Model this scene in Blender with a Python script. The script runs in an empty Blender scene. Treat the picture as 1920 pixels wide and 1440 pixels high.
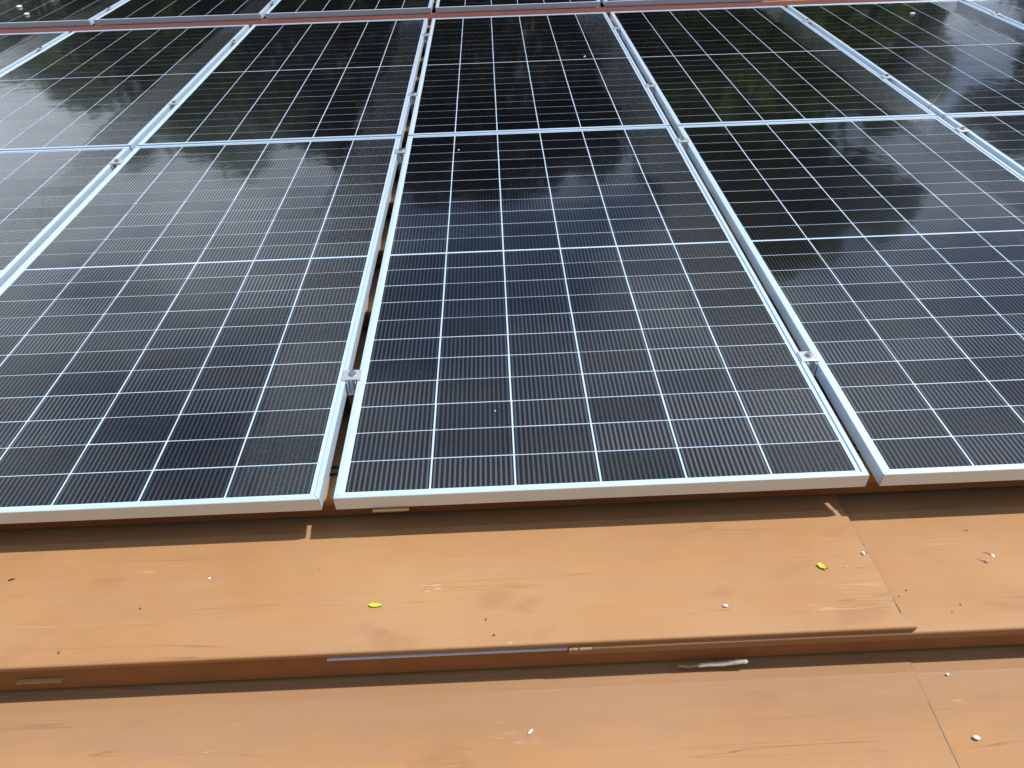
import bpy, bmesh, math, random
from mathutils import Matrix, Vector, noise

random.seed(7)
scn = bpy.context.scene
col = scn.collection
PI = math.pi

# ------------------------------------------------------------------ frame of reference
ROOF_PITCH = math.radians(12)
EAVE_H = 3.4
# roof frame: x along the eaves, y up the slope, z square to the panels' glass (z = 0 there)
T = Matrix.Translation((0, 0, EAVE_H)) @ Matrix.Rotation(ROOF_PITCH, 4, 'X')

# ------------------------------------------------------------------ camera
cam_d = bpy.data.cameras.new('camera')
cam_d.sensor_width = 36
cam_d.lens = 26.015
cam_d.clip_start = 0.02
cam_d.clip_end = 2000
cam = bpy.data.objects.new('camera', cam_d)
col.objects.link(cam)
RX, RY, RZ = 0.8938, 0.0256, -0.0344
rot = Matrix.Rotation(RZ, 4, 'Z') @ Matrix.Rotation(RY, 4, 'Y') @ Matrix.Rotation(RX, 4, 'X')
cam.matrix_world = T @ Matrix.Translation((0.3687, -1.0735, 1.1505)) @ rot
scn.camera = cam

# ------------------------------------------------------------------ sun and sky
SUN_LOCAL = Vector((0.62, 0.145, 1.0)).normalized()      # towards the sun, roof frame
SUN = (T.to_3x3() @ SUN_LOCAL).normalized()
sun_el = math.asin(SUN.z)
sun_az = math.atan2(SUN.x, SUN.y)
sd = bpy.data.lights.new('sun', 'SUN')
sd.energy = 4.7
sd.angle = math.radians(0.5)
sd.color = (1.0, 0.955, 0.89)
sun = bpy.data.objects.new('sun', sd)
sun.rotation_euler = SUN.to_track_quat('Z', 'Y').to_euler()
sun.location = (6, 2, 14)
col.objects.link(sun)

w = bpy.data.worlds.new('World')
scn.world = w
w.use_nodes = True
wn, wl = w.node_tree.nodes, w.node_tree.links
wn.clear()
wo = wn.new('ShaderNodeOutputWorld')
bg = wn.new('ShaderNodeBackground')
bg.inputs['Strength'].default_value = 0.105
sky = wn.new('ShaderNodeTexSky')
sky.sky_type = 'NISHITA'
sky.sun_disc = False
sky.sun_elevation = sun_el
sky.sun_rotation = sun_az
sky.air_density = 1.0
sky.dust_density = 1.2
sky.ozone_density = 1.5
tc = wn.new('ShaderNodeTexCoord')
mp = wn.new('ShaderNodeMapping')
mp.inputs['Scale'].default_value = (1.0, 1.0, 1.9)
mp.inputs['Location'].default_value = (7.7, 4.4, 1.9)
nz = wn.new('ShaderNodeTexNoise')
nz.inputs['Scale'].default_value = 1.9
nz.inputs['Detail'].default_value = 7
nz.inputs['Roughness'].default_value = 0.55
cr = wn.new('ShaderNodeValToRGB')
cr.color_ramp.elements[0].position = 0.37
cr.color_ramp.elements[1].position = 0.58
mx = wn.new('ShaderNodeMixRGB')
mx.inputs['Color2'].default_value = (11.2, 12.4, 13.8, 1)       # bright thin cloud
wl.new(tc.outputs['Generated'], mp.inputs['Vector'])
wl.new(mp.outputs['Vector'], nz.inputs['Vector'])
wl.new(nz.outputs['Fac'], cr.inputs['Fac'])
sep = wn.new('ShaderNodeSeparateXYZ')
wl.new(tc.outputs['Generated'], sep.inputs['Vector'])
mr = wn.new('ShaderNodeMapRange')
mr.inputs['From Min'].default_value = 0.58
mr.inputs['From Max'].default_value = 0.84
mr.inputs['To Min'].default_value = 0.95
mr.inputs['To Max'].default_value = 0.46
wl.new(sep.outputs['Z'], mr.inputs['Value'])
mlt = wn.new('ShaderNodeMath')
mlt.operation = 'MULTIPLY'
wl.new(cr.outputs['Color'], mlt.inputs[0])
wl.new(mr.outputs['Result'], mlt.inputs[1])
wl.new(mlt.outputs[0], mx.inputs['Fac'])
wl.new(sky.outputs['Color'], mx.inputs['Color1'])
wl.new(mx.outputs['Color'], bg.inputs['Color'])
wl.new(bg.outputs['Background'], wo.inputs['Surface'])

scn.view_settings.view_transform = 'Standard'
scn.view_settings.look = 'None'
scn.view_settings.exposure = 0.0
scn.view_settings.gamma = 1.0
scn.view_settings.use_curve_mapping = False

# ------------------------------------------------------------------ material helpers
def mat(name):
    m = bpy.data.materials.new(name)
    m.use_nodes = True
    nt = m.node_tree
    b = nt.nodes['Principled BSDF']
    return m, nt, b

def nd(nt, kind, **kw):
    n = nt.nodes.new(kind)
    for k, v in kw.items():
        if k in n.inputs:
            n.inputs[k].default_value = v
        else:
            setattr(n, k, v)
    return n

def math_n(nt, op, a, b=None, c=None, clamp=False):
    n = nt.nodes.new('ShaderNodeMath')
    n.operation = op
    n.use_clamp = clamp
    for i, v in enumerate((a, b, c)):
        if v is None:
            continue
        if isinstance(v, (int, float)):
            n.inputs[i].default_value = v
        else:
            nt.links.new(v, n.inputs[i])
    return n.outputs[0]

def ramp(nt, fac, stops):
    r = nt.nodes.new('ShaderNodeValToRGB')
    e = r.color_ramp.elements
    while len(e) < len(stops):
        e.new(0.5)
    for i, (p, c) in enumerate(stops):
        e[i].position = p
        e[i].color = (c[0], c[1], c[2], 1) if not isinstance(c, (int, float)) else (c, c, c, 1)
    nt.links.new(fac, r.inputs['Fac'])
    return r.outputs['Color']

def noise_n(nt, vec, scale, detail=4, rough=0.5, dist=0.0):
    n = nd(nt, 'ShaderNodeTexNoise', Scale=scale, Detail=detail, Roughness=rough, Distortion=dist)
    nt.links.new(vec, n.inputs['Vector'])
    return n.outputs['Fac']

def mapped(nt, vec, scale=(1, 1, 1), loc=(0, 0, 0)):
    n = nd(nt, 'ShaderNodeMapping', Scale=scale, Location=loc)
    nt.links.new(vec, n.inputs['Vector'])
    return n.outputs['Vector']

def mixc(nt, fac, a, b, mode='MIX'):
    n = nt.nodes.new('ShaderNodeMixRGB')
    n.blend_type = mode
    for s, v in (('Fac', fac), ('Color1', a), ('Color2', b)):
        if isinstance(v, (int, float)):
            n.inputs[s].default_value = v
        elif isinstance(v, tuple):
            n.inputs[s].default_value = (*v, 1)
        else:
            nt.links.new(v, n.inputs[s])
    return n.outputs['Color']

def simple(name, color, rough=0.6, metal=0.0, var=0.12, scale=20, spec=0.5):
    m, nt, b = mat(name)
    t = nd(nt, 'ShaderNodeTexCoord').outputs['Object']
    f = noise_n(nt, t, scale, 4, 0.6)
    c = mixc(nt, f, tuple(x * (1 - var) for x in color), tuple(min(1, x * (1 + var)) for x in color))
    nt.links.new(c, b.inputs['Base Color'])
    b.inputs['Roughness'].default_value = rough
    b.inputs['Metallic'].default_value = metal
    b.inputs['Specular IOR Level'].default_value = spec
    return m

# glass surface shared by cells and backsheet: fine ripples of the rolled glass
def glass_normal(nt):
    t = nd(nt, 'ShaderNodeNewGeometry').outputs['Position']
    n1 = noise_n(nt, mapped(nt, t, (1, 1, 1)), 9, 3, 0.5)
    n2 = noise_n(nt, t, 260, 2, 0.5)
    h = math_n(nt, 'MULTIPLY_ADD', n2, 0.012, n1)
    bp = nd(nt, 'ShaderNodeBump', Strength=0.05, Distance=0.012)
    nt.links.new(h, bp.inputs['Height'])
    return bp.outputs['Normal']

CELL_W_PITCH = (1.134 - 0.0394) / 6
CELL_W = CELL_W_PITCH - 0.0043

def make_cell_mat():
    m, nt, b = mat('silicon_cell')
    L = nt.links
    out = nt.nodes['Material Output']
    tcn = nd(nt, 'ShaderNodeTexCoord')
    uvx = nd(nt, 'ShaderNodeSeparateXYZ')
    L.new(tcn.outputs['UV'], uvx.inputs[0])
    gpos = nd(nt, 'ShaderNodeNewGeometry')
    info = nd(nt, 'ShaderNodeObjectInfo')
    gn = glass_normal(nt)
    # dust on the glass
    d1 = noise_n(nt, gpos.outputs['Position'], 3.0, 6, 0.65)
    d2 = noise_n(nt, gpos.outputs['Position'], 420, 2, 0.6)
    dust = math_n(nt, 'MULTIPLY', d1, d2)
    rnd = math_n(nt, 'MULTIPLY_ADD', info.outputs['Random'], 0.5, 0.75)
    # greyer, crinkled glass along the right edge of every panel
    sp = nd(nt, 'ShaderNodeSeparateXYZ')
    L.new(gpos.outputs['Position'], sp.inputs[0])
    xl = math_n(nt, 'FRACT', math_n(nt, 'MULTIPLY', math_n(nt, 'ADD', sp.outputs['X'], 1.164 * 10), 1 / 1.164))
    n3 = noise_n(nt, mapped(nt, gpos.outputs['Position'], (9, 1.6, 1)), 1.6, 5, 0.6)
    eg = math_n(nt, 'MULTIPLY_ADD', n3, 0.30, xl)
    edge = ramp(nt, eg, [(0.93, 0.0), (1.13, 1.0)])
    # dried drops
    vo = nd(nt, 'ShaderNodeTexVoronoi', Scale=38.0)
    L.new(gpos.outputs['Position'], vo.inputs['Vector'])
    pk = nd(nt, 'ShaderNodeSeparateColor')
    L.new(vo.outputs['Color'], pk.inputs[0])
    drop_ = math_n(nt, 'MULTIPLY', math_n(nt, 'LESS_THAN', vo.outputs['Distance'], math_n(nt, 'MULTIPLY', pk.outputs[1], 0.09)), math_n(nt, 'GREATER_THAN', pk.outputs[0], 0.93))
    base = mixc(nt, dust, (0.0012, 0.0013, 0.0030), (0.0125, 0.0115, 0.0115))
    base = mixc(nt, math_n(nt, 'MULTIPLY', edge, math_n(nt, 'MULTIPLY_ADD', d2, 0.8, 0.1)), base, (0.036, 0.036, 0.035))
    base = mixc(nt, math_n(nt, 'MULTIPLY', drop_, 0.5), base, (0.16, 0.16, 0.15))
    tint = nd(nt, 'ShaderNodeMixRGB', blend_type='MULTIPLY', Fac=1.0)
    L.new(base, tint.inputs['Color1'])
    L.new(rnd, tint.inputs['Color2'])
    L.new(tint.outputs['Color'], b.inputs['Base Color'])
    b.inputs['Roughness'].default_value = 0.35
    b.inputs['Specular IOR Level'].default_value = 0.05
    # sixteen ribbon wires across the cell
    ph = math_n(nt, 'FRACT', math_n(nt, 'MULTIPLY', uvx.outputs['X'], 16.0))
    s = math_n(nt, 'MULTIPLY', math_n(nt, 'SUBTRACT', ph, 0.5), 5.2)       # -1..1 over the wire
    inside = math_n(nt, 'LESS_THAN', math_n(nt, 'ABSOLUTE', s), 1.0)
    vt = nd(nt, 'ShaderNodeVectorTransform', vector_type='VECTOR', convert_from='OBJECT', convert_to='WORLD')
    vt.inputs[0].default_value = (1, 0, 0)
    sc = nd(nt, 'ShaderNodeVectorMath', operation='SCALE')
    L.new(vt.outputs[0], sc.inputs[0])
    L.new(math_n(nt, 'MULTIPLY', s, 0.14), sc.inputs['Scale'])
    ad = nd(nt, 'ShaderNodeVectorMath', operation='ADD')
    L.new(sc.outputs[0], ad.inputs[0])
    L.new(gpos.outputs['Normal'], ad.inputs[1])
    nm = nd(nt, 'ShaderNodeVectorMath', operation='NORMALIZE')
    L.new(ad.outputs[0], nm.inputs[0])
    wire = nd(nt, 'ShaderNodeBsdfPrincipled', Metallic=1.0, Roughness=0.10)
    wv = math_n(nt, 'MULTIPLY_ADD', info.outputs['Random'], 0.17, 0.10)
    wc = nd(nt, 'ShaderNodeCombineColor')
    for i_ in range(3):
        L.new(wv, wc.inputs[i_])
    L.new(wc.outputs[0], wire.inputs['Base Color'])
    L.new(nm.outputs[0], wire.inputs['Normal'])
    cn = noise_n(nt, mapped(nt, gpos.outputs['Position'], (60, 110, 110)), 1.0, 3, 0.6)
    b2 = nd(nt, 'ShaderNodeBump', Distance=0.004)
    L.new(math_n(nt, 'MULTIPLY', edge, 0.55), b2.inputs['Strength'])
    L.new(cn, b2.inputs['Height'])
    L.new(gn, b2.inputs['Normal'])
    gn = b2.outputs['Normal']
    for n in (b, wire):
        n.inputs['Coat Weight'].default_value = 1.0
        n.inputs['Coat Roughness'].default_value = 0.06
        n.inputs['Coat IOR'].default_value = 1.5
        L.new(gn, n.inputs['Coat Normal'])
    ms = nd(nt, 'ShaderNodeMixShader')
    L.new(inside, ms.inputs[0])
    L.new(b.outputs[0], ms.inputs[1])
    L.new(wire.outputs[0], ms.inputs[2])
    L.new(ms.outputs[0], out.inputs['Surface'])
    return m

def make_backsheet_mat():
    m, nt, b = mat('white_backsheet')
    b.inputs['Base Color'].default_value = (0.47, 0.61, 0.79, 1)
    b.inputs['Roughness'].default_value = 0.6
    b.inputs['Coat Weight'].default_value = 1.0
    b.inputs['Coat Roughness'].default_value = 0.06
    nt.links.new(glass_normal(nt), b.inputs['Coat Normal'])
    return m

def make_alu(name, color, rough, metal):
    m, nt, b = mat(name)
    t = nd(nt, 'ShaderNodeNewGeometry').outputs['Position']
    f = noise_n(nt, t, 14, 5, 0.6)
    c = mixc(nt, f, tuple(x * 0.93 for x in color), tuple(min(1, x * 1.05) for x in color))
    g = noise_n(nt, t, 500, 2, 0.6)
    c = mixc(nt, math_n(nt, 'GREATER_THAN', g, 0.72), c, tuple(x * 0.7 for x in color))
    nt.links.new(c, b.inputs['Base Color'])
    b.inputs['Roughness'].default_value = rough
    b.inputs['Metallic'].default_value = metal
    return m

def make_roof_mat():
    m, nt, b = mat('terracotta_painted_sheet')
    L = nt.links
    tcn = nd(nt, 'ShaderNodeTexCoord')
    info = nd(nt, 'ShaderNodeObjectInfo')
    # object coordinates, shifted per sheet so no two sheets share marks
    off = nd(nt, 'ShaderNodeVectorMath', operation='ADD')
    L.new(tcn.outputs['Object'], off.inputs[0])
    cx = nd(nt, 'ShaderNodeCombineXYZ')
    L.new(math_n(nt, 'MULTIPLY', info.outputs['Random'], 37.0), cx.inputs[0])
    L.new(math_n(nt, 'MULTIPLY', info.outputs['Random'], 11.0), cx.inputs[1])
    L.new(cx.outputs[0], off.inputs[1])
    v = off.outputs[0]
    big = noise_n(nt, v, 2.6, 5, 0.55)
    c = ramp(nt, big, [(0.25, (0.345, 0.177, 0.073)), (0.5, (0.383, 0.204, 0.088)), (0.75, (0.414, 0.232, 0.108))])
    # chalky, slightly greyer weathering in drawn-out patches
    pat = noise_n(nt, mapped(nt, v, (1.0, 3.2, 1)), 4.5, 6, 0.62, 0.4)
    pf = ramp(nt, pat, [(0.48, 0.0), (0.72, 0.55)])
    c = mixc(nt, math_n(nt, 'MULTIPLY', pf, 0.8), c, (0.37, 0.220, 0.128))
    # stains
    st = noise_n(nt, mapped(nt, v, (2.0, 4.2, 1), (3, 7, 0)), 2.6, 3, 0.5)
    sf = ramp(nt, st, [(0.60, 0.0), (0.70, 0.42)])
    c = mixc(nt, sf, c, (0.27, 0.130, 0.065))
    # fine grain along the sheet
    gr = noise_n(nt, mapped(nt, v, (7, 110, 110)), 1.0, 4, 0.7)
    c = mixc(nt, 0.09, c, ramp(nt, gr, [(0.3, 0.30), (0.7, 0.78)]), 'SOFT_LIGHT')
    # long hairline scores, dark and pale
    wv = noise_n(nt, mapped(nt, v, (0.9, 30, 30), (0, 2, 0)), 1.0, 2, 0.4, 0.25)
    sc1 = ramp(nt, wv, [(0.492, 0.0), (0.5, 0.65), (0.508, 0.0)])
    lim = ramp(nt, noise_n(nt, mapped(nt, v, (1.6, 6, 6)), 1.3, 3), [(0.50, 0.0), (0.62, 1.0)])
    c = mixc(nt, math_n(nt, 'MULTIPLY', sc1, lim), c, (0.20, 0.085, 0.035))
    wv2 = noise_n(nt, mapped(nt, v, (1.6, 52, 52), (9, 4, 0)), 1.0, 2, 0.4, 0.2)
    sc2 = ramp(nt, wv2, [(0.488, 0.0), (0.5, 0.5), (0.512, 0.0)])
    lim2 = ramp(nt, noise_n(nt, mapped(nt, v, (2.4, 7, 7), (5, 5, 0)), 1.3, 3), [(0.56, 0.0), (0.66, 1.0)])
    c = mixc(nt, math_n(nt, 'MULTIPLY', sc2, lim2), c, (0.55, 0.35, 0.21))
    # dirt washed down against the step at the back of each course
    sy = nd(nt, 'ShaderNodeSeparateXYZ')
    L.new(tcn.outputs['Object'], sy.inputs[0])
    fy = math_n(nt, 'FRACT', math_n(nt, 'MULTIPLY', math_n(nt, 'SUBTRACT', sy.outputs['Y'], 0.045 - 0.376 * 20), 1 / 0.376))
    fd = math_n(nt, 'MULTIPLY_ADD', pat, 0.55, fy)
    bd = math_n(nt, 'MULTIPLY', ramp(nt, fd, [(0.78, 0.0), (1.30, 0.42)]), math_n(nt, 'LESS_THAN', sy.outputs['Y'], -0.325))
    c = mixc(nt, bd, c, (0.245, 0.150, 0.092))
    # small flakes where the paint is worn pale
    fl = noise_n(nt, mapped(nt, v, (14, 60, 60)), 1.0, 3, 0.6)
    ff = math_n(nt, 'MULTIPLY', ramp(nt, fl, [(0.70, 0.0), (0.735, 0.7)]), ramp(nt, big, [(0.45, 0.0), (0.6, 1.0)]))
    c = mixc(nt, ff, c, (0.56, 0.37, 0.23))
    # specks of dirt
    vo = nd(nt, 'ShaderNodeTexVoronoi', Scale=26.0)
    L.new(mapped(nt, v, (0.7, 1.2, 1)), vo.inputs['Vector'])
    pick = nd(nt, 'ShaderNodeSeparateColor')
    L.new(vo.outputs['Color'], pick.inputs[0])
    rad = math_n(nt, 'MULTIPLY', pick.outputs[1], 0.085)
    dot = math_n(nt, 'MULTIPLY', math_n(nt, 'LESS_THAN', vo.outputs['Distance'], rad), math_n(nt, 'GREATER_THAN', pick.outputs[0], 0.80))
    c = mixc(nt, math_n(nt, 'MULTIPLY', dot, 0.8), c, (0.13, 0.06, 0.03))
    L.new(c, b.inputs['Base Color'])
    b.inputs['Roughness'].default_value = 0.62
    b.inputs['Specular IOR Level'].default_value = 0.35
    h = math_n(nt, 'ADD', gr, math_n(nt, 'MULTIPLY', noise_n(nt, v, 300, 3, 0.6), 0.8))
    bp = nd(nt, 'ShaderNodeBump', Strength=0.16, Distance=0.002)
    L.new(h, bp.inputs['Height'])
    L.new(bp.outputs['Normal'], b.inputs['Normal'])
    return m

M_CELL = make_cell_mat()
M_BACK = make_backsheet_mat()
M_FRAME = make_alu('anodised_frame', (0.62, 0.765, 0.90), 0.34, 0.42)
M_CLAMP = make_alu('mill_aluminium', (0.72, 0.75, 0.80), 0.38, 0.75)
M_STEEL = make_alu('stainless_bolt', (0.55, 0.55, 0.55), 0.25, 1.0)
M_ROOF = make_roof_mat()
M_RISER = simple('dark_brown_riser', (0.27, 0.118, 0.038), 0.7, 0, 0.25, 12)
M_SHADE_STRIP = simple('red_brown_shade', (0.115, 0.022, 0.012), 0.6, 0, 0.2, 8)
M_DECK = simple('dark_underlay', (0.03, 0.018, 0.012), 0.9)
M_EDGE = simple('bare_steel_edge', (0.74, 0.79, 0.86), 0.4, 0.1)
M_CHIP = simple('chipped_pale_paint', (0.52, 0.38, 0.28), 0.8, 0, 0.35, 140)
M_SEAL = simple('weathered_sealant', (0.22, 0.18, 0.125), 0.85, 0, 0.45, 60)
M_CABLE = simple('black_cable', (0.012, 0.012, 0.012), 0.5)
M_TAN = simple('pale_tan_wood', (0.45, 0.27, 0.12), 0.7, 0, 0.2, 60)
M_WALL = simple('rendered_wall', (0.55, 0.50, 0.42), 0.9, 0, 0.08, 3)
M_GRASS = simple('lawn', (0.07, 0.11, 0.035), 0.95, 0, 0.35, 1.5)
M_BARK = simple('trunk_bark', (0.11, 0.085, 0.06), 0.95, 0, 0.3, 9)
M_YGREEN = simple('yellow_green_leaf', (0.50, 0.56, 0.03), 0.5, 0, 0.15, 200)
M_YELLOW = simple('yellow_leaf', (0.60, 0.50, 0.02), 0.5, 0, 0.15, 200)
M_WHITE = simple('white_petal', (0.80, 0.82, 0.84), 0.7, 0, 0.06, 300)
M_CREAM = simple('cream_seed', (0.75, 0.60, 0.40), 0.7, 0, 0.1, 300)
M_DTWIG = simple('dark_twig', (0.035, 0.025, 0.02), 0.9, 0, 0.3, 200)
M_TWIG = simple('pale_dry_twig', (0.42, 0.33, 0.24), 0.85, 0, 0.25, 120)
M_GREYST = simple('grey_stalk', (0.22, 0.21, 0.22), 0.8, 0, 0.2, 200)
M_PEEL = simple('white_bark_peel', (0.52, 0.49, 0.43), 0.85, 0, 0.4, 140)
M_PEELD = simple('brown_bark_peel', (0.20, 0.12, 0.075), 0.9, 0, 0.3, 140)

def foliage_mat(name, a, b_, thru=0.35):
    m, nt, b = mat(name)
    info = nd(nt, 'ShaderNodeNewGeometry')
    f = noise_n(nt, info.outputs['Position'], 1.3, 4, 0.6)
    nt.links.new(mixc(nt, ramp(nt, f, [(0.35, 0.0), (0.65, 1.0)]), a, b_), b.inputs['Base Color'])
    b.inputs['Roughness'].default_value = 0.55
    tr = nd(nt, 'ShaderNodeBsdfTranslucent')
    nt.links.new(b.inputs['Base Color'].links[0].from_socket, tr.inputs['Color'])
    ms = nd(nt, 'ShaderNodeMixShader')
    ms.inputs[0].default_value = thru
    nt.links.new(b.outputs[0], ms.inputs[1])
    nt.links.new(tr.outputs[0], ms.inputs[2])
    nt.links.new(ms.outputs[0], nt.nodes['Material Output'].inputs['Surface'])
    return m
M_LEAF_DARK = foliage_mat('dark_foliage', (0.012, 0.018, 0.010), (0.024, 0.036, 0.017), 0.1)
M_LEAF_MID = foliage_mat('mid_foliage', (0.022, 0.036, 0.012), (0.11, 0.165, 0.045))
M_LEAF_LIGHT = foliage_mat('light_foliage', (0.030, 0.050, 0.014), (0.17, 0.25, 0.055))

# ------------------------------------------------------------------ object helpers
def link(name, me, parent=None, m=None, local=None):
    o = bpy.data.objects.new(name, me)
    col.objects.link(o)
    if m is not None and me is not None and not me.materials:
        me.materials.append(m)
    if parent is not None:
        o.parent = parent
        o.matrix_local = local if local is not None else Matrix.Identity(4)
    else:
        o.matrix_world = T @ (local if local is not None else Matrix.Identity(4))
    return o

def tag(o, label, cat, group=None):
    o['label'] = label
    o['category'] = cat
    if group:
        o['group'] = group
    return o

def thing(name, label, cat, local, group=None):
    o = bpy.data.objects.new(name, None)
    o.empty_display_size = 0.05
    col.objects.link(o)
    o.matrix_world = T @ local
    return tag(o, label, cat, group)

def mesh_from(name, verts, faces, smooth=False, uvs=None):
    me = bpy.data.meshes.new(name)
    me.from_pydata(verts, [], faces)
    if uvs is not None:
        uv = me.uv_layers.new(name='uv')
        for li, lp in enumerate(me.loops):
            uv.data[li].uv = uvs[lp.vertex_index]
    if smooth:
        me.polygons.foreach_set('use_smooth', [True] * len(me.polygons))
    me.update()
    return me

def bm_mesh(name, bm, smooth=False):
    bmesh.ops.recalc_face_normals(bm, faces=bm.faces[:])
    me = bpy.data.meshes.new(name)
    bm.to_mesh(me)
    bm.free()
    if smooth:
        me.polygons.foreach_set('use_smooth', [True] * len(me.polygons))
    return me

def add_box(bm, x0, x1, y0, y1, z0, z1, bev=0.0):
    g = bmesh.ops.create_cube(bm, size=1.0)
    for v in g['verts']:
        v.co = Vector(((x0 + x1) / 2 + v.co.x * (x1 - x0), (y0 + y1) / 2 + v.co.y * (y1 - y0), (z0 + z1) / 2 + v.co.z * (z1 - z0)))
    if bev:
        es = list({e for v in g['verts'] for e in v.link_edges})
        bmesh.ops.bevel(bm, geom=es, offset=bev, segments=2, affect='EDGES', profile=0.5)

def add_cyl(bm, x, y, z0, z1, r, n=12, r2=None):
    g = bmesh.ops.create_cone(bm, cap_ends=True, segments=n, radius1=r, radius2=r if r2 is None else r2, depth=z1 - z0)
    for v in g['verts']:
        v.co += Vector((x, y, (z0 + z1) / 2))

def tube(pts, radii, n=7):
    bm = bmesh.new()
    rings = []
    for i, p in enumerate(pts):
        p = Vector(p)
        d = (Vector(pts[min(i + 1, len(pts) - 1)]) - Vector(pts[max(i - 1, 0)])).normalized()
        a = d.cross(Vector((0, 0, 1)))
        if a.length < 1e-3:
            a = d.cross(Vector((1, 0, 0)))
        a.normalize()
        b = d.cross(a)
        rings.append([bm.verts.new(p + (a * math.cos(t) + b * math.sin(t)) * radii[i]) for t in [2 * PI * k / n for k in range(n)]])
    for r0, r1 in zip(rings, rings[1:]):
        for k in range(n):
            bm.faces.new((r0[k], r0[(k + 1) % n], r1[(k + 1) % n], r1[k]))
    bm.faces.new(rings[0][::-1])
    bm.faces.new(rings[-1])
    return bm

# ------------------------------------------------------------------ ground
GROUND_Z = 0.0
gm = mesh_from('ground', [(-300, -300, 0), (300, -300, 0), (300, 300, 0), (-300, 300, 0)], [(0, 1, 2, 3)])
ground = bpy.data.objects.new('ground', gm)
gm.materials.append(M_GRASS)
col.objects.link(ground)
ground['kind'] = 'structure'

# ------------------------------------------------------------------ house and roof
S = 0.376                 # exposed length of a course
Y0 = 0.045                # nosing of the course that ends just behind the front panels
DN = 0.050                # nosing below the glass
K_LOW, K_HIGH = -7, 26
X_L, X_R = -7.2, 8.4
house = thing('house', 'house whose orange brown stepped roof carries the solar panels', 'house', Matrix.Identity(4))

def drop(k):              # height of the riser below nosing k
    return 0.098 if k == -1 else 0.078

def surf_z(y):
    k = math.floor((y - Y0) / S)
    yn = Y0 + k * S
    f = max(0.0, (y - yn - 0.030) / (S - 0.030))
    return -DN - drop(k + 1) * f + (0.0052 if k == -1 else 0.0030)

deck_bm = bmesh.new()
y_a, y_b = Y0 + K_LOW * S + 0.02, Y0 + (K_HIGH + 1) * S
add_box(deck_bm, X_L + 0.05, X_R - 0.05, y_a, y_b, -0.30, -0.215)
roof = link('roof', bm_mesh('roof_deck', deck_bm), house, M_DECK)
# the slope behind the ridge
bb = bmesh.new()
T_inv = T.inverted()
ridge_w = T @ Vector((0, y_b, -0.12))
pts = []
for x in (X_L, X_R):
    pts.append([Vector((x, ridge_w.y, ridge_w.z)), Vector((x, ridge_w.y + 1.3, ridge_w.z - 1.3 * math.tan(ROOF_PITCH)))])
vs = [bb.verts.new(T_inv @ p) for p in (pts[0][0], pts[1][0], pts[1][1], pts[0][1])]
bb.faces.new(vs)
ext = bmesh.ops.extrude_face_region(bb, geom=bb.faces[:])
for e in ext['geom']:
    if isinstance(e, bmesh.types.BMVert):
        e.co.z -= 0.10
link('rear_slope', bm_mesh('rear_slope', bb), house, M_ROOF)
rb = bmesh.new()
add_box(rb, X_L, X_R, y_b - 0.14, y_b + 0.10, -0.15, -0.03, 0.02)
link('ridge_cap', bm_mesh('ridge_cap', rb), house, M_ROOF)

def wall(name, x0, x1, y0, y1, z1a, z1b):
    # world-space box whose top follows the roof slope from y0 (z1a) to y1 (z1b)
    v = [(x0, y0, 0), (x1, y0, 0), (x1, y1, 0), (x0, y1, 0), (x0, y0, z1a), (x1, y0, z1a), (x1, y1, z1b), (x0, y1, z1b)]
    me = mesh_from(name, [T_inv @ Vector(p) for p in v], [(3, 2, 1, 0), (4, 5, 6, 7), (0, 1, 5, 4), (1, 2, 6, 5), (2, 3, 7, 6), (3, 0, 4, 7)])
    link('wall', me, house, M_WALL)
ev = T @ Vector((0, Y0 + K_LOW * S + 0.5, -0.33))
rg = T @ Vector((0, y_b - 0.1, -0.34))
bk_y = ridge_w.y + 1.0
bk_z = ridge_w.z - 1.0 * math.tan(ROOF_PITCH) - 0.2
wall('front_wall', X_L + 0.4, X_R - 0.4, ev.y, ev.y + 0.2, ev.z, ev.z + 0.04)
wall('back_wall', X_L + 0.4, X_R - 0.4, bk_y - 0.2, bk_y, bk_z + 0.02, bk_z - 0.02)
for xa in (X_L + 0.4, X_R - 0.6):
    wall('side_wall', xa, xa + 0.2, ev.y + 0.2, rg.y, ev.z + 0.04, rg.z)
    wall('side_wall', xa, xa + 0.2, rg.y, bk_y - 0.2, rg.z, bk_z + 0.02)

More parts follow.
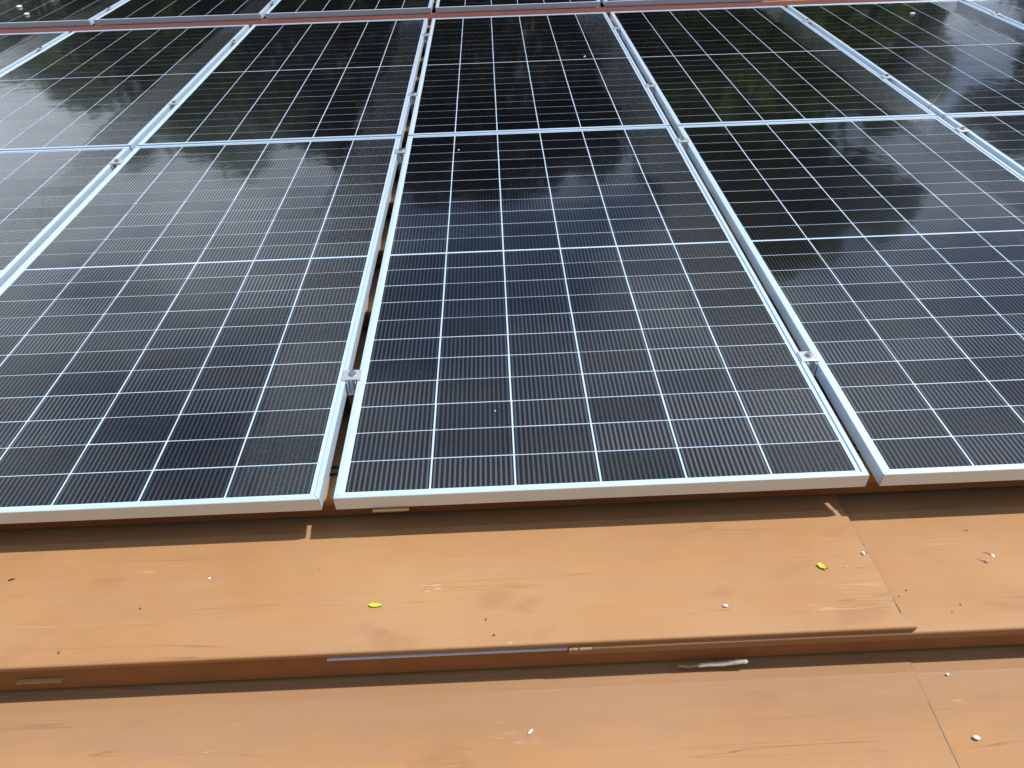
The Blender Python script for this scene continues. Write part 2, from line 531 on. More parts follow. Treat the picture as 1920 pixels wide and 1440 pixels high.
def sheet_mesh(x0, x1, k, dz=0.0, lip=0.014, seed=0, x_lip=0.0, nx=None, dyn=0.0, skew=0.0):
    """One long roof sheet: upstand at the back, sloping pan, rounded nosing, front lip."""
    yn, yb = Y0 + k * S + dyn, Y0 + (k + 1) * S
    h = drop(k + 1)
    zn, zb = -DN + dz, -DN - h + dz
    prof = [(yb + 0.070, zb + 0.003), (yb + 0.050, zb + 0.001), (yb + 0.020, zb), (yb - 0.002, zb)]
    crease = [(yb - 0.038, None, 0.0), (yb - 0.0395, None, 0.0022), (yb - 0.044, None, 0.0004)]
    y_top = yn + 0.030
    def pan(y):
        return zb + (zn - zb) * (yb - y) / (yb - y_top)
    for y, _, d in crease:
        prof.append((y, pan(y) + d))
    for f in (0.25, 0.45, 0.65, 0.85):
        y = yb - 0.036 + (y_top - yb + 0.036) * f
        prof.append((y, pan(y)))
    R = 0.0048
    zn -= 0.0030
    prof.append((yn + 0.018, zn + 0.0020))
    for a in (0, 22, 45, 67, 90):
        t = math.radians(a)
        prof.append((yn + R - R * math.sin(t), zn - R + R * math.cos(t)))
    prof.append((yn + 0.0012, zn - R - lip * 0.5))
    prof.append((yn + 0.002, zn - R - lip))
    prof.append((yn + 0.005, zn - R - lip - 0.0015))
    prof.append((yn + 0.011, zn - R - lip + 0.002))
    n = nx or max(4, int((x1 - x0) / 0.10))
    verts, faces = [], []
    m_ = len(prof)
    for i in range(n + 1):
        x = x0 + (x1 - x0) * i / n
        for j, (y, z) in enumerate(prof):
            wob = 0.0012 * noise.noise(Vector((x * 1.1 + seed, y * 5, seed * 1.7))) + 0.0007 * noise.noise(Vector((x * 6 + seed, y * 9, 3.1)))
            xe = x + skew * (yb - y) / S * max(0.0, (i / n - 0.7) / 0.3)
            if i == n and j >= 12:
                xe += x_lip
            yy = y + (0.0012 * noise.noise(Vector((x * 2.3, seed, 1.0))) if j >= 12 else 0)
            verts.append((xe, yy, z + wob))
    for i in range(n):
        for j in range(m_ - 1):
            a = i * m_ + j
            faces.append((a, a + 1, a + m_ + 1, a + m_))
    # close the two ends with a thin return so the sheet shows its thickness
    for i, s in ((0, 1), (n, -1)):
        base = len(verts)
        for j in range(m_):
            x, y, z = verts[i * m_ + j]
            verts.append((x + s * 0.0004, y + (0.0 if j < 12 else 0.0012), z - (0.0022 if j < 15 else 0.0)))
        for j in range(m_ - 1):
            a, b_ = i * m_ + j, base + j
            faces.append((a, b_, b_ + 1, a + 1) if s > 0 else (a, a + 1, b_ + 1, b_))
    me = mesh_from('roof_sheet', verts, faces)
    bmx = bmesh.new()
    bmx.from_mesh(me)
    bmesh.ops.recalc_face_normals(bmx, faces=bmx.faces[:])
    bmx.to_mesh(me)
    bmx.free()
    me.polygons.foreach_set('use_smooth', [True] * len(me.polygons))
    try:
        me.set_sharp_from_angle(angle=math.radians(40))
    except Exception:
        pass
    return me

LEN = 2.44
rng = random.Random(11)
for k in range(K_LOW, K_HIGH):
    if k in (-1, -2):
        continue
    x = X_L - (0.0 if k % 2 else 0.0) 
    first = rng.uniform(0.4, LEN)
    xs = [X_L]
    c = X_L + first
    while c < X_R - 0.3:
        xs.append(c)
        c += LEN
    xs.append(X_R)
    for i in range(len(xs) - 1):
        far = k > 13 or xs[i + 1] < -4 or xs[i] > 5
        me = sheet_mesh(xs[i] - (0.03 if i else 0), xs[i + 1], k, dz=(0.0018 if i % 2 else 0.0), seed=rng.uniform(0, 50), nx=6 if far else 12)
        link('roof_sheet', me, roof, M_ROOF)
# the two courses in full view
A = -1
link('roof_sheet', sheet_mesh(X_L, -1.31, A, seed=3.3), roof, M_ROOF)
sheet_a = link('roof_sheet', sheet_mesh(-1.33, 1.114, A, dz=0.0045, lip=0.010, seed=8.1, x_lip=0.020, nx=60, skew=-0.037), roof, M_ROOF)
sheet_a2 = link('roof_sheet', sheet_mesh(0.466, 3.55, A, dz=-0.0100, lip=0.018, seed=14.2, nx=60, dyn=-0.0030), roof, M_ROOF)
link('roof_sheet', sheet_mesh(3.53, X_R, A, seed=21.0, dz=0.001), roof, M_ROOF)
B = -2
link('roof_sheet', sheet_mesh(X_L, -1.34, B, seed=31.3), roof, M_ROOF)
link('roof_sheet', sheet_mesh(-1.36, 1.108, B, dz=0.0025, seed=38.1, nx=50, skew=-0.068), roof, M_ROOF)
link('roof_sheet', sheet_mesh(0.98, 3.52, B, dz=0.0, seed=44.2, nx=50), roof, M_ROOF)
link('roof_sheet', sheet_mesh(3.50, X_R, B, seed=51.0, dz=0.0015), roof, M_ROOF)

yA = Y0 + A * S
def seam(x, k, dz, seed, skew):
    rr = random.Random(seed)
    yn, yb = Y0 + k * S, Y0 + (k + 1) * S
    V, F = [], []
    n_ = 46
    for i in range(n_ + 1):
        y = yn + 0.030 + (yb - yn - 0.032) * i / n_
        z = -DN - drop(k + 1) * max(0.0, y - yn - 0.030) / (S - 0.030) + dz
        wd = 0.0016 * (0.4 + 1.4 * rr.random() ** 2)
        xx = x + skew * (yb - y) / S + 0.0012 * noise.noise(Vector((y * 14, seed, 0)))
        V += [(xx - wd, y, z - 0.001), (xx - wd * 0.6, y, z + 0.0009), (xx + wd * 0.6, y, z + 0.0008), (xx + wd, y, z - 0.001)]
    for i in range(n_):
        for j in range(3):
            a_ = i * 4 + j
            F.append((a_, a_ + 1, a_ + 5, a_ + 4))
    link('seam_sealant', mesh_from('seam_sealant', V, F), roof, M_SEAL)
seam(1.1150, A, 0.0030, 5, -0.037)
seam(1.1090, B, 0.0022, 9, -0.068)
# bare steel edge below the left sheet's lip, and the chipped paint at the lower sheet's end
eb = bmesh.new()
add_box(eb, 0.028, 0.464, yA - 0.0014, yA + 0.012, -DN - 0.0190, -DN - 0.0184, 0.0002)
link('steel_edge', bm_mesh('steel_edge', eb), roof, M_EDGE)
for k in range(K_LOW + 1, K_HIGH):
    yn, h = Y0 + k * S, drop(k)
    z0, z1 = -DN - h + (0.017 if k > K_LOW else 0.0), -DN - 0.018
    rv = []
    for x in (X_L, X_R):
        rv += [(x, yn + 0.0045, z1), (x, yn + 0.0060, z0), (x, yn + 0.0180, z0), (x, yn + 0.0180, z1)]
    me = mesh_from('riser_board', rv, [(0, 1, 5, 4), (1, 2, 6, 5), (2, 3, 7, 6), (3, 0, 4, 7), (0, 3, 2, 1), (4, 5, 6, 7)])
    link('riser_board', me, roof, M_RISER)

cv, cf = [], []
r2 = random.Random(5)
n = 60
for i in range(n + 1):
    x = 0.4665 + 0.075 * (i + 0.8 * r2.random()) / n
    wdt = (0.0042 if i < n * 0.6 else 0.003) * (0.35 + 0.65 * r2.random()) * (1 - 0.6 * i / n)
    zt = -DN - 0.0130 - 0.0040
    cv += [(x, yA - 0.0015, zt + 0.0045), (x, yA - 0.0036, zt + 0.0015), (x, yA - 0.0038, zt - wdt * 0.9)]
for i in range(n):
    a = i * 3
    if i < n * 0.55 and r2.random() < 0.93:
        cf += [(a, a + 1, a + 4, a + 3), (a + 1, a + 2, a + 5, a + 4)]
link('chipped_edge', mesh_from('chipped_edge', cv, cf), roof, M_CHIP)

# added strip, roof shade between the panel blocks put into its red brown colour
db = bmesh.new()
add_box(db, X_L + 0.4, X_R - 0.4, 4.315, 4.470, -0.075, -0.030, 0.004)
tag(link('shade_strip', bm_mesh('shade_strip', db), None, M_SHADE_STRIP), 'long dark red brown strip added for the shade between the second and back panel rows', 'shade strip')

# ------------------------------------------------------------------ solar panels
PW, PL, GAP_X, GAP_Y = 1.134, 2.094, 0.030, 0.012
MX, MY, MIDQ = 0.0197, 0.0173, 0.006
ROW_P = (PL - 2 * MY - MIDQ) / 22
CELL_H = ROW_P - 0.0029

def frame_mesh(c):
    """one of the four mitred extrusions of a panel frame"""
    prof = [(0.024, -0.0335), (0.024, -0.035), (0.0006, -0.035), (0.0, -0.0344), (0.0, -0.0010), (0.0010, 0.0), (0.0108, 0.0), (0.0115, -0.0007), (0.0115, -0.0034)]
    verts, faces = [], []
    for d, z in prof:
        ring = [Vector((d, d, z)), Vector((PW - d, d, z)), Vector((PW - d, PL - d, z)), Vector((d, PL - d, z))]
        p, q = ring[c], ring[(c + 1) % 4]
        u = (q - p).normalized() * 0.0005
        verts += [tuple(p + u), tuple(q - u)]
    for j in range(len(prof) - 1):
        a = j * 2
        faces.append((a, a + 1, a + 3, a + 2))
    me = mesh_from('frame_rail', verts, faces)
    me.materials.append(M_FRAME)
    return me

def cell_geo():
    w, h, ch, t = CELL_W / 2, CELL_H / 2, 0.0016, 0.0006
    ring = [(-w + ch, -h), (w - ch, -h), (w, -h + ch), (w, h - ch), (w - ch, h), (-w + ch, h), (-w, h - ch), (-w, -h + ch)]
    verts = [(x, y, 0) for x, y in ring] + [(x, y, -t) for x, y in ring]
    faces = [tuple(range(8))] + [(i, i + 8, (i + 1) % 8 + 8, (i + 1) % 8) for i in range(8)]
    uvs = [((x + w) / (2 * w), (y + h) / (2 * h)) for x, y in ring] * 2
    return verts, faces, uvs

ME_FRAMES = [frame_mesh(c) for c in range(4)]
ME_BACK = mesh_from('backsheet', [(0.010, 0.010, -0.0034), (PW - 0.010, 0.010, -0.0034), (PW - 0.010, PL - 0.010, -0.0034), (0.010, PL - 0.010, -0.0034),
                                  (0.010, 0.010, -0.0060), (PW - 0.010, 0.010, -0.0060), (PW - 0.010, PL - 0.010, -0.0060), (0.010, PL - 0.010, -0.0060)],
                    [(0, 1, 2, 3), (7, 6, 5, 4), (0, 4, 5, 1), (1, 5, 6, 2), (2, 6, 7, 3), (3, 7, 4, 0)])
ME_BACK.materials.append(M_BACK)
CV, CF, CU = cell_geo()
ME_CELL = mesh_from('cell', CV, CF, uvs=CU)
ME_CELL.materials.append(M_CELL)

cam_inv = (Matrix.Translation((0.3687, -1.0735, 1.1505)) @ rot).inverted()
def in_view(x, y):
    v = cam_inv @ Vector((x, y, 0))
    if v.z > -0.05:
        return False
    px, py = 0.5 + cam_d.lens / 36 * v.x / -v.z, 0.5 + cam_d.lens / 36 * (4 / 3) * v.y / -v.z
    return -0.04 < px < 1.04 and -0.05 < py < 1.05

def solar_panel(x0, y0, label):
    jr = random.Random(int(1000 * (x0 + 20) + 10 * y0))
    tilt = Matrix.Rotation(jr.uniform(-0.0006, 0.0006), 4, 'X') @ Matrix.Rotation(jr.uniform(-0.0008, 0.0008), 4, 'Y')
    p = thing('solar_panel', label, 'solar panel', Matrix.Translation((x0, y0, 0)) @ tilt, 'solar panels laid in rows on the roof')
    for me in ME_FRAMES:
        link('frame_rail', me, p)
    link('backsheet', ME_BACK, p)
    rest_v, rest_f, rest_u = [], [], []
    for r in range(22):
        cy = MY + ROW_P * (r + 0.5) + (MIDQ if r > 10 else 0)
        for c in range(6):
            cx = MX + CELL_W_PITCH * (c + 0.5)
            if in_view(x0 + cx, y0 + cy):
                m4 = Matrix.Translation((cx + jr.uniform(-0.0004, 0.0004), cy + jr.uniform(-0.0004, 0.0004), -0.0028)) @ Matrix.Rotation(jr.uniform(-0.0015, 0.0015), 4, 'Z')
                link('cell', ME_CELL, p, local=m4)
            else:
                b0 = len(rest_v)
                rest_v += [(x + cx, y + cy, z - 0.0028) for x, y, z in CV]
                rest_f += [tuple(i + b0 for i in f) for f in CF]
                rest_u += CU
    if rest_v:
        o = link('cells', mesh_from('cells', rest_v, rest_f, uvs=rest_u), p, M_CELL)
        o['kind'] = 'stuff'
    return p

PITCH = PW + GAP_X
front = {
    -2: 'front row solar panel cut by the left picture edge, left of two fuller ones',
    -1: 'front row solar panel at bottom left, left of the wide brown gap',
    0: 'front row solar panel in the middle with its whole front edge in view',
    1: 'front row solar panel at bottom right, reflecting a blue sky patch',
    2: 'front row solar panel of which only a corner shows at the right picture edge',
}
upper = {
    -3: 'second row solar panel, mere corner at the far left picture edge',
    -2: 'second row solar panel at upper left mirroring a dark green tree',
    -1: 'second row solar panel left of the middle one, almost wholly black',
    0: 'second row solar panel in the middle, its glass black with blue lines',
    1: 'second row solar panel right of the middle one, mirroring dim green foliage',
    2: 'second row solar panel at upper right mirroring pale streaks of sky',
    3: 'second row solar panel sliver in the upper right picture corner',
}
back = {
    -4: 'back row solar panel, leftmost, beyond the red brown strip in the corner',
    -3: 'back row solar panel with two white flecks, far left beyond the strip',
    -2: 'back row solar panel above the gap left of the black second row panel',
    -1: 'back row solar panel beyond the strip, behind the black one left of middle',
    0: 'back row solar panel beyond the strip, straight behind the middle column',
    1: 'back row solar panel whose front edge just shows top right of middle',
}
for i, lb in front.items():
    solar_panel(i * PITCH, 0.0, lb)
for i, lb in upper.items():
    solar_panel(i * PITCH, PL + GAP_Y, lb)
for i, lb in back.items():
    solar_panel(i * PITCH + 0.006, 4.505, lb)

# ------------------------------------------------------------------ clamps in the gaps
def clamp(x, y, label):
    t = thing('mid_clamp', label, 'clamp', Matrix.Translation((x, y, 0)), 'clamps holding the panel frames')
    b = bmesh.new()
    add_box(b, -0.0235, 0.0235, -0.020, 0.020, 0.0006, 0.0042, 0.0009)
    link('clamp_plate', bm_mesh('clamp_plate', b), t, M_CLAMP)
    b = bmesh.new()
    add_cyl(b, 0, 0.002, 0.0042, 0.0062, 0.0105, 20)
    add_cyl(b, 0, 0.002, 0.0062, 0.0125, 0.0075, 6, 0.0070)
    link('bolt', bm_mesh('bolt', b), t, M_STEEL)
    b = bmesh.new()          # U channel between the frames, open towards the eaves
    add_box(b, -0.0118, -0.0092, -0.030, 0.024, -0.033, 0.0002)
    add_box(b, 0.0092, 0.0118, -0.030, 0.024, -0.033, 0.0002)
    add_box(b, -0.0118, 0.0118, -0.034, 0.024, -0.0358, -0.0332)
    link('channel', bm_mesh('channel', b), t, M_CLAMP)
    b = bmesh.new()
    add_cyl(b, 0, 0.002, -0.0330, 0.0004, 0.0040, 10)
    link('bolt_shank', bm_mesh('bolt_shank', b), t, M_STEEL)
    b = bmesh.new()          # foot that stands on the roof sheet
    zs = surf_z(y) + 0.003
    add_box(b, -0.040, 0.040, -0.024, 0.024, -0.0440, -0.0360, 0.001)
    if zs < -0.047:
        add_box(b, -0.020, 0.020, -0.003, 0.003, zs, -0.0442)
    link('foot', bm_mesh('foot', b), t, M_CLAMP)

gx = [-GAP_X / 2 + i * PITCH for i in range(-3, 5)]
names = {0: 'gap left of the middle column', 1: 'gap right of the middle column', 2: 'gap second to the right of the middle column',
         -1: 'gap second to the left of the middle column', -2: 'gap at the far left', 3: 'gap at the far right'}
for gi, nm in names.items():
    x = -GAP_X / 2 + gi * PITCH
    for j, (y, wh) in enumerate(((0.418, 'nearest clamp'), (1.915, 'second nearest clamp'), (2.645, 'third nearest clamp'), (3.775, 'farthest clamp'))):
        if not in_view(x, y):
            continue
        clamp(x, y, f'silver {wh} in the {nm}')
for i, nm in ((-2, 'far left'), (-1, 'left of the middle')):
    clamp(-GAP_X / 2 + i * PITCH + 0.006, 4.823, f'silver clamp between two back row panels, {nm}')

# two black leads crossing the gaps under the front panels
for j, y in enumerate((0.128, 0.150)):
    pts = []
    for i in range(31):
        x = -1.5 + 3.0 * i / 30
        yy = y + 0.006 * math.sin(x * 5 + j)
        pts.append((x, yy, surf_z(yy) + 0.0045))
    tag(link('cable', bm_mesh('cable', tube(pts, [0.0030] * 31, 7), True), None, M_CABLE),
        ('nearer' if j == 0 else 'farther') + ' of two black leads seen in the gap left of the middle panel', 'cable')

# ------------------------------------------------------------------ bits lying about
def on_roof(x, y, dz=0.0):
    return Vector((x, y, surf_z(y) + dz))

def ray_pt(x10, y10):
    """a point measured on the plane 0.10 below the glass, carried along the line of sight to the roof surface"""
    c = Vector((0.3687, -1.0735, 1.1505))
    d = Vector((x10, y10, -0.10)) - c
    t = 1.0
    for _ in range(12):
        p = c + d * t
        t = (surf_z(p.y) - c.z) / d.z
    return c + d * t

def slope_m(p, rz, dz=0.0):
    k = math.floor((p.y - Y0) / S)
    a = -math.atan2(drop(k + 1), S)
    return Matrix.Translation((p.x, p.y, surf_z(p.y) + dz)) @ Matrix.Rotation(a, 4, 'X') @ Matrix.Rotation(rz, 4, 'Z')

def leaf_mesh(ln, wd, curl, fold):
    n = 10
    verts, faces = [], []
    for i in range(n + 1):
        t = i / n
        hw = wd / 2 * (math.sin(PI * min(1, t ** 0.8)) ** 0.75 if 0 < t < 1 else 0.0) + 0.0003
        z = curl * (2 * t - 1) ** 2
        x = (t - 0.5) * ln
        verts += [(x, -hw, z + fold), (x, 0, z), (x, hw, z + fold)]
    for i in range(n):
        a = i * 3
        faces += [(a, a + 1, a + 4, a + 3), (a + 1, a + 2, a + 5, a + 4)]
    top = len(verts)
    verts += [(x, y, z - 0.0004) for x, y, z in verts]
    faces += [tuple(v + top for v in f[::-1]) for f in faces]
    return mesh_from('leaf', verts, faces, smooth=True)

p = ray_pt(0.097, -0.198)
tag(link('leaf', leaf_mesh(0.0270, 0.0100, 0.0010, 0.0003), None, M_YGREEN, slope_m(p, math.radians(-5), 0.002)),
    'yellow green leaflet lying on the orange roof below the middle panel', 'leaf')
p = ray_pt(1.000, -0.154)
lf = tag(link('leaf', leaf_mesh(0.020, 0.0110, 0.0025, 0.0006), None, M_YELLOW, slope_m(p, math.radians(-58), 0.0022)),
         'yellow leaflet with a dark tip near the right roof seam', 'leaf')
sb = tube([(0.0085, 0, 0.003), (0.0115, 0.0005, 0.0018)], [0.0016, 0.0010], 6)
link('stalk', bm_mesh('stalk', sb), lf, M_DTWIG)

def petal(x, y, r, label, cat, m=None, squash=0.38, ar=1.0, rz=0.0):
    p = ray_pt(x, y)
    b = bmesh.new()
    bmesh.ops.create_icosphere(b, subdivisions=2, radius=r)
    for v in b.verts:
        v.co.x *= ar
        v.co.z *= squash
        v.co += v.co.normalized() * r * 0.18 * noise.noise(v.co * 300 + Vector((x * 9, y * 9, 0)))
    return tag(link('petal' if cat == 'petal' else cat, bm_mesh('petal', b, True), None, m or M_WHITE, slope_m(p, rz, r * squash * 0.8)), label, cat)
petal(-0.254, -0.115, 0.0030, 'round white petal alone on the left half of the roof', 'petal')
petal(0.782, -0.234, 0.0036, 'oval white petal on the roof near the lower right lip', 'petal', ar=1.35)
petal(1.130, -0.508, 0.0044, 'white petal on the lowest roof sheet in the right corner', 'petal', ar=1.3, rz=-0.4)
petal(1.138, -0.395, 0.0026, 'white petal at the top edge of the lowest right roof sheet', 'petal')
petal(-0.482, -0.390, 0.0022, 'cream seed at the left end of the lowest roof sheet', 'seed', M_CREAM)
petal(1.049, -0.156, 0.0018, 'tiny cream seed between the yellow leaflet and the seam', 'seed', M_CREAM)
petal(0.389, -0.463, 0.0024, 'white sliver of petal on the lowest roof sheet mid frame', 'petal', ar=2.6, rz=0.9, squash=0.4)

def winged(x, y, rz_s, ln, label):
    p = ray_pt(x, y)
    t = thing('winged_seed', label, 'seed', slope_m(p, 0, 0.0))
    b = bmesh.new()
    bmesh.ops.create_icosphere(b, subdivisions=2, radius=0.0034)
    for v in b.verts:
        v.co.y *= 1.5
        v.co.z = v.co.z * 0.6 + 0.002
    link('petal', bm_mesh('petal', b, True), t, M_WHITE)
    c, s = math.cos(rz_s), math.sin(rz_s)
    sb = tube([(0, 0, 0.0022), (c * ln * 0.5, s * ln * 0.5, 0.0030), (c * ln, s * ln, 0.0016)], [0.0016, 0.0012, 0.0004], 6)
    link('stalk', bm_mesh('stalk', sb), t, M_GREYST)
winged(1.096, -0.125, 0.25, 0.013, 'white petal with a dark stalk caught on the right seam')
winged(1.354, -0.146, 2.35, 0.019, 'white petal with long grey stalk at the right end of the roof')

p = ray_pt(-0.668, -0.096)
tb = tube([(-0.005, -0.003, 0.0012), (0.0, 0.0, 0.0018), (0.005, 0.003, 0.0012)], [0.0010, 0.0014, 0.0008], 6)
tag(link('twig', bm_mesh('twig', tb), None, M_DTWIG, slope_m(p, 0.0)), 'short dark twig at the left end of the upper orange sheet', 'twig')
r3 = random.Random(3)
for x, y, where in ((-0.372, -0.180, 'left of the yellow green leaflet'), (-0.494, -0.270, 'above the lip at far left'), (0.315, -0.240, 'right of the yellow green leaflet'),
                    (1.143, -0.218, 'beside the lower end of the right seam'), (1.232, -0.255, 'right of the right seam near the lip'), (0.33, -0.275, 'above the bare steel edge')):
    p = ray_pt(x, y)
    b = bmesh.new()
    bmesh.ops.create_icosphere(b, subdivisions=1, radius=0.0017)
    for v in b.verts:
        v.co.x *= 1.4
        v.co.z *= 0.6
    o = link('crumb', bm_mesh('crumb', b), None, M_DTWIG, slope_m(p, r3.uniform(0, 3), 0.0006))
    tag(o, 'tiny dark crumb on the orange roof ' + where, 'crumb', 'dark crumbs on the roof')

# peeling strip of bark caught at the foot of the riser
bk = thing('bark_strip', 'curled strip of white bark caught under the roof lip at right', 'bark', Matrix.Translation((0.735, yA - 0.010, -DN - 0.078)))
def strip(x0, x1, w0, w1, z0, z1, seed):
    n = 22
    V, F = [], []
    rr = random.Random(seed)
    for i in range(n + 1):
        t = i / n
        x = x0 + (x1 - x0) * t
        wd = (w0 + (w1 - w0) * t) * (0.93 + 0.12 * rr.random()) * (0.35 if i in (0, n) else 1)
        z = z0 + (z1 - z0) * t + 0.0012 * math.sin(t * 9)
        V += [(x, -wd * 0.5, z - 0.002), (x, -wd * 0.35, z + wd * 0.35), (x, 0.0, z + wd * 0.62), (x, wd * 0.3, z + wd * 0.7)]
    for i in range(n):
        for j in range(3):
            a = i * 4 + j
            F.append((a, a + 4, a + 5, a + 1))
    o = len(V)
    V += [(x, y + 0.0008, z - 0.0012) for x, y, z in V]
    F += [tuple(v + o for v in f[::-1]) for f in F]
    return mesh_from('strip', V, F, smooth=True)
link('peel', strip(-0.030, 0.064, 0.0055, 0.0075, 0.000, 0.008, 1), bk, M_PEEL)
link('peel', strip(-0.068, -0.026, 0.005, 0.006, 0.003, 0.001, 2), bk, M_PEELD)

# thin packing strips wedged below the lip and below the panel frame
b = bmesh.new()
add_box(b, -0.541, -0.460, yA - 0.0035, yA + 0.012, -DN - 0.0470, -DN - 0.0445, 0.0006)
tag(link('packing_strip', bm_mesh('packing_strip', b), None, M_TAN), 'tan packing strip wedged under the roof lip at far left', 'packing strip')
b = bmesh.new()
add_box(b, 0.078, 0.155, -0.006, 0.055, -0.0425, -0.0375, 0.0008)
tag(link('packing_strip', bm_mesh('packing_strip', b), None, M_TAN), 'tan packing strip wedged under the middle panel front edge', 'packing strip')

# dry twig sticking up between two panels on the right
tb = tube([(0, 0, -0.03), (0.004, 0.002, 0.004), (0.018, 0.006, 0.012), (0.026, 0.010, 0.030), (0.040, 0.014, 0.047), (0.046, 0.016, 0.068)],
          [0.0030, 0.0034, 0.0026, 0.0022, 0.0017, 0.0009], 7)
tag(link('twig', bm_mesh('twig', tb), None, M_TWIG, Matrix.Translation((2.305, 2.20, 0.0))), 'pale dry twig sticking up between two panels on the right', 'twig')

# flecks on the glass
def fleck(x, y, r, label, grp=None, ar=1.0):
    b = bmesh.new()
    bmesh.ops.create_icosphere(b, subdivisions=2, radius=r)
    for v in b.verts:
        v.co.x *= ar
        v.co.z *= 0.45
    tag(link('fleck', bm_mesh('fleck', b, True), None, M_WHITE, Matrix.Translation((x, y, -0.0028 + r * 0.3))), label, 'fleck', grp)
fleck(-3.066, 5.006, 0.020, 'left of two white flecks on the far left back panel')
fleck(-2.889, 4.748, 0.018, 'right of two white flecks on the far left back panel')
fleck(3.005, 3.874, 0.011, 'white fleck on the glass of the upper right panel', ar=1.5)
fleck(0.345, 0.262, 0.0019, 'white speck on the middle panel near its front edge')
fleck(0.222, 1.915, 0.0035, 'white speck on the middle panel just below the blue cross bar')
fleck(0.885, 3.20, 0.006, 'white speck on a cell line of the middle black panel')

# ------------------------------------------------------------------ trees beyond the roof, seen as reflections
EYE = Vector((0.4, 0.5, EAVE_H))
def tree(az, dist, clumps, label, leaf_m, seed, leaf=0.16, dens=1.0):
    """clumps: (azimuth, elevation of centre, radius, vertical stretch); the crown hangs round real limbs"""
    rr = random.Random(seed)
    a0 = math.radians(az)
    base = Vector((EYE.x + dist * math.sin(a0), EYE.y + dist * math.cos(a0), 0.0))
    t = bpy.data.objects.new('tree', None)
    col.objects.link(t)
    t.location = base
    tag(t, label, 'tree', 'trees beyond the roof')
    V, F = [], []
    centres = []
    for ca, ce, r, vs_ in clumps:
        d = dist + rr.uniform(-1.2, 1.2)
        c = Vector((EYE.x + d * math.sin(math.radians(ca)), EYE.y + d * math.cos(math.radians(ca)), EYE.z + d * math.tan(math.radians(ce)))) - base
        centres.append((c, r))
        nlf = int(950 * dens * r * r * vs_)
        for _ in range(nlf):
            u = Vector((rr.gauss(0, 1), rr.gauss(0, 1), rr.gauss(0, 1))).normalized() * (rr.random() ** 0.45)
            q = c + Vector((u.x * r, u.y * r, u.z * r * vs_))
            q += Vector((noise.noise(q * 0.9), noise.noise(q * 0.9 + Vector((9, 0, 0))), noise.noise(q * 0.9 + Vector((0, 9, 0))))) * r * 0.45
            ax = Vector((rr.gauss(0, 1), rr.gauss(0, 1), rr.gauss(0, 0.6))).normalized()
            bx = ax.cross(Vector((rr.gauss(0, 1), rr.gauss(0, 1), rr.gauss(0, 1)))).normalized()
            s = leaf * rr.uniform(0.6, 1.4)
            i0 = len(V)
            V += [tuple(q - ax * s), tuple(q + bx * s * 0.45), tuple(q + ax * s), tuple(q - bx * s * 0.45)]
            F.append((i0, i0 + 1, i0 + 2, i0 + 3))
    me = mesh_from('crown', V, F)
    me.materials.append(leaf_m)
    o = bpy.data.objects.new('crown', me)
    col.objects.link(o)
    o.parent = t
    hmax = max(c.z for c, _ in centres)
    tr = tube([(0, 0, -0.1), (0.1, 0.05, hmax * 0.3), (-0.08, 0.1, hmax * 0.6), (0.05, 0, hmax * 0.9)], [0.30, 0.22, 0.16, 0.06], 9)
    me = bm_mesh('trunk', tr, True)
    me.materials.append(M_BARK)
    o = bpy.data.objects.new('trunk', me)
    col.objects.link(o)
    o.parent = t
    for c, r in centres[::2]:
        st = Vector((0, 0, min(c.z * 0.62, hmax * 0.6)))
        lb = tube([tuple(st), tuple((st + c) / 2 + Vector((0, 0, -0.15))), tuple(c)], [0.10, 0.07, 0.03], 6)
        me = bm_mesh('limb', lb, True)
        me.materials.append(M_BARK)
        o = bpy.data.objects.new('limb', me)
        col.objects.link(o)
        o.parent = t

tree(-2, 14.0, [(-15, 20, 1.6, 1), (-8, 20, 1.7, 1), (-2, 20, 1.8, 1), (4, 20, 1.7, 1), (9, 20, 1.6, 1), (-15, 27, 1.3, 1), (-10, 31, 1.3, 0.9), (-4, 32, 1.4, 0.9), (2.5, 31.5, 1.3, 0.9),
                (8, 30, 1.2, 0.9), (11, 25, 1.2, 1), (0, 26, 1.7, 1), (-6, 26, 1.7, 1), (6, 26, 1.6, 1), (-6, 13, 2.0, 1), (4, 13, 2.0, 1), (-12, 13, 1.8, 1), (10, 14, 1.8, 1)],
     'tall dense dark tree straight beyond the roof, mirrored in the middle panels', M_LEAF_DARK, 21, dens=1.8)
tree(-23, 15.0, [(-19, 18, 1.5, 1), (-24, 18, 1.5, 1), (-28, 19, 1.2, 1), (-21, 23, 1.3, 1), (-26, 24, 1.2, 1), (-24, 27, 1.1, 0.8), (-18, 24, 1.1, 1), (-22, 12, 1.9, 1), (-28, 12, 1.5, 1),
                (-32, 21, 0.7, 0.9), (-35, 17, 1.1, 1), (-31, 26.5, 0.5, 0.7)],
     'green tree to the left, mirrored in the upper left panel', M_LEAF_LIGHT, 22, dens=1.5)
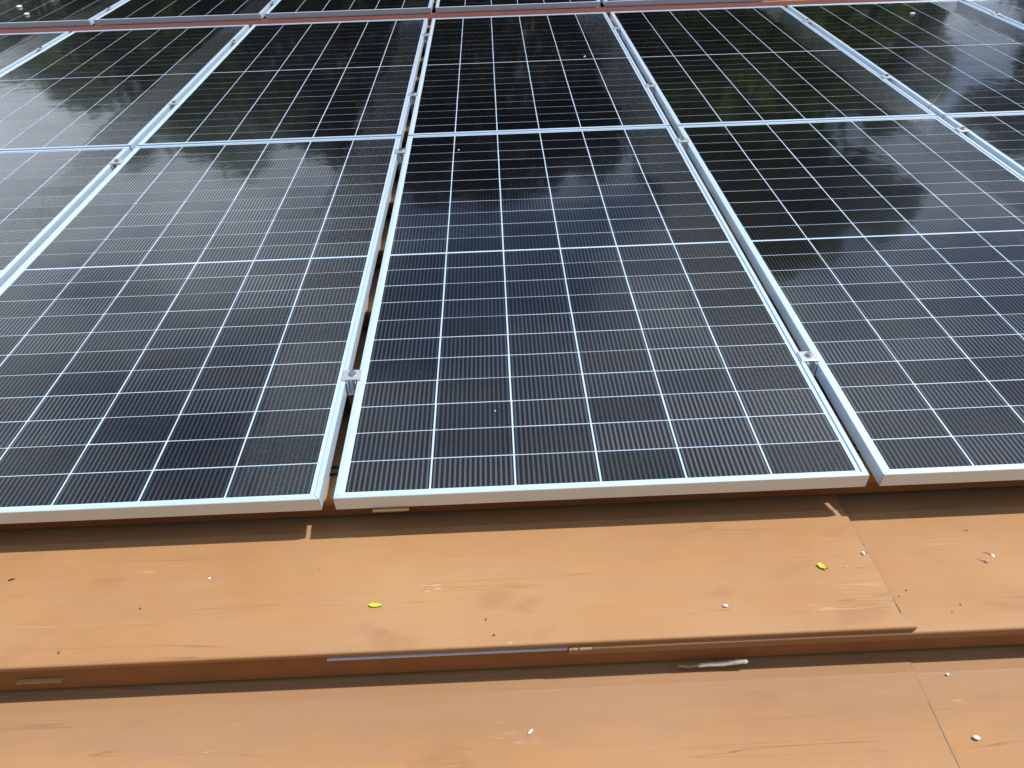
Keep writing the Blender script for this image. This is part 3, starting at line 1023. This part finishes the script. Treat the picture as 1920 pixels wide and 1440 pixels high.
tree(24, 13.0, [(16, 26, 1.1, 1), (18, 31, 1.0, 1), (21, 34, 1.1, 0.9), (25, 36, 1.1, 0.9), (29, 36, 1.1, 0.8), (23, 29, 1.4, 1), (27, 31, 1.1, 1), (19, 23, 1.5, 1), (24, 23, 1.4, 1), (29, 23, 1.0, 1),
                (16, 17, 1.7, 1), (24, 16, 1.7, 1), (30, 17, 1.2, 1), (32, 33.5, 0.6, 0.7), (33, 31, 0.8, 0.9), (36, 31.5, 0.75, 0.8), (33, 25.5, 0.45, 1.2), (34.5, 22, 0.5, 1.3)],
     'green spreading tree to the right, mirrored in the right panels', M_LEAF_LIGHT, 23, dens=1.7)
tree(45, 15.0, [(41, 15, 1.2, 1), (45, 18, 1.3, 1), (48, 22, 1.2, 1), (44, 11, 1.7, 1), (38, 12, 1.2, 1), (41.5, 20.5, 0.7, 1), (39.5, 23.5, 0.55, 0.8), (42.5, 24, 0.6, 0.8)],
     'loose tree at the far right, mirrored beside the pale sky streaks', M_LEAF_DARK, 24, dens=1.4)

# unseen tree belt added behind the camera to deepen shade under panels and steps
wr = random.Random(77)
V, F = [], []
for _ in range(26000):
    az = math.radians(wr.uniform(112, 262))
    top = 9.5 + 2.5 * noise.noise(Vector((math.sin(az) * 3, math.cos(az) * 3, 0.5)))
    d = 10.5 + wr.uniform(0, 3.0)
    q = Vector((EYE.x + d * math.sin(az), -1.5 + d * math.cos(az), top * (wr.random() ** 0.8)))
    q += Vector((noise.noise(q * 0.7), noise.noise(q * 0.7 + Vector((5, 0, 0))), noise.noise(q * 0.7 + Vector((0, 5, 0))))) * 0.9
    q.z = max(q.z, 0.3)
    ax = Vector((wr.gauss(0, 1), wr.gauss(0, 1), wr.gauss(0, 1))).normalized()
    bx = ax.cross(Vector((wr.gauss(0, 1), wr.gauss(0, 1), wr.gauss(0, 1)))).normalized()
    r_ = wr.uniform(0.16, 0.36)
    i0 = len(V)
    V += [tuple(q - ax * r_), tuple(q + bx * r_ * 0.6), tuple(q + ax * r_), tuple(q - bx * r_ * 0.6)]
    F.append((i0, i0 + 1, i0 + 2, i0 + 3))
me = mesh_from('shading_tree_belt', V, F)
me.materials.append(M_LEAF_MID)
shade_belt = bpy.data.objects.new('shading_tree_belt', me)
col.objects.link(shade_belt)
shade_belt['kind'] = 'stuff'
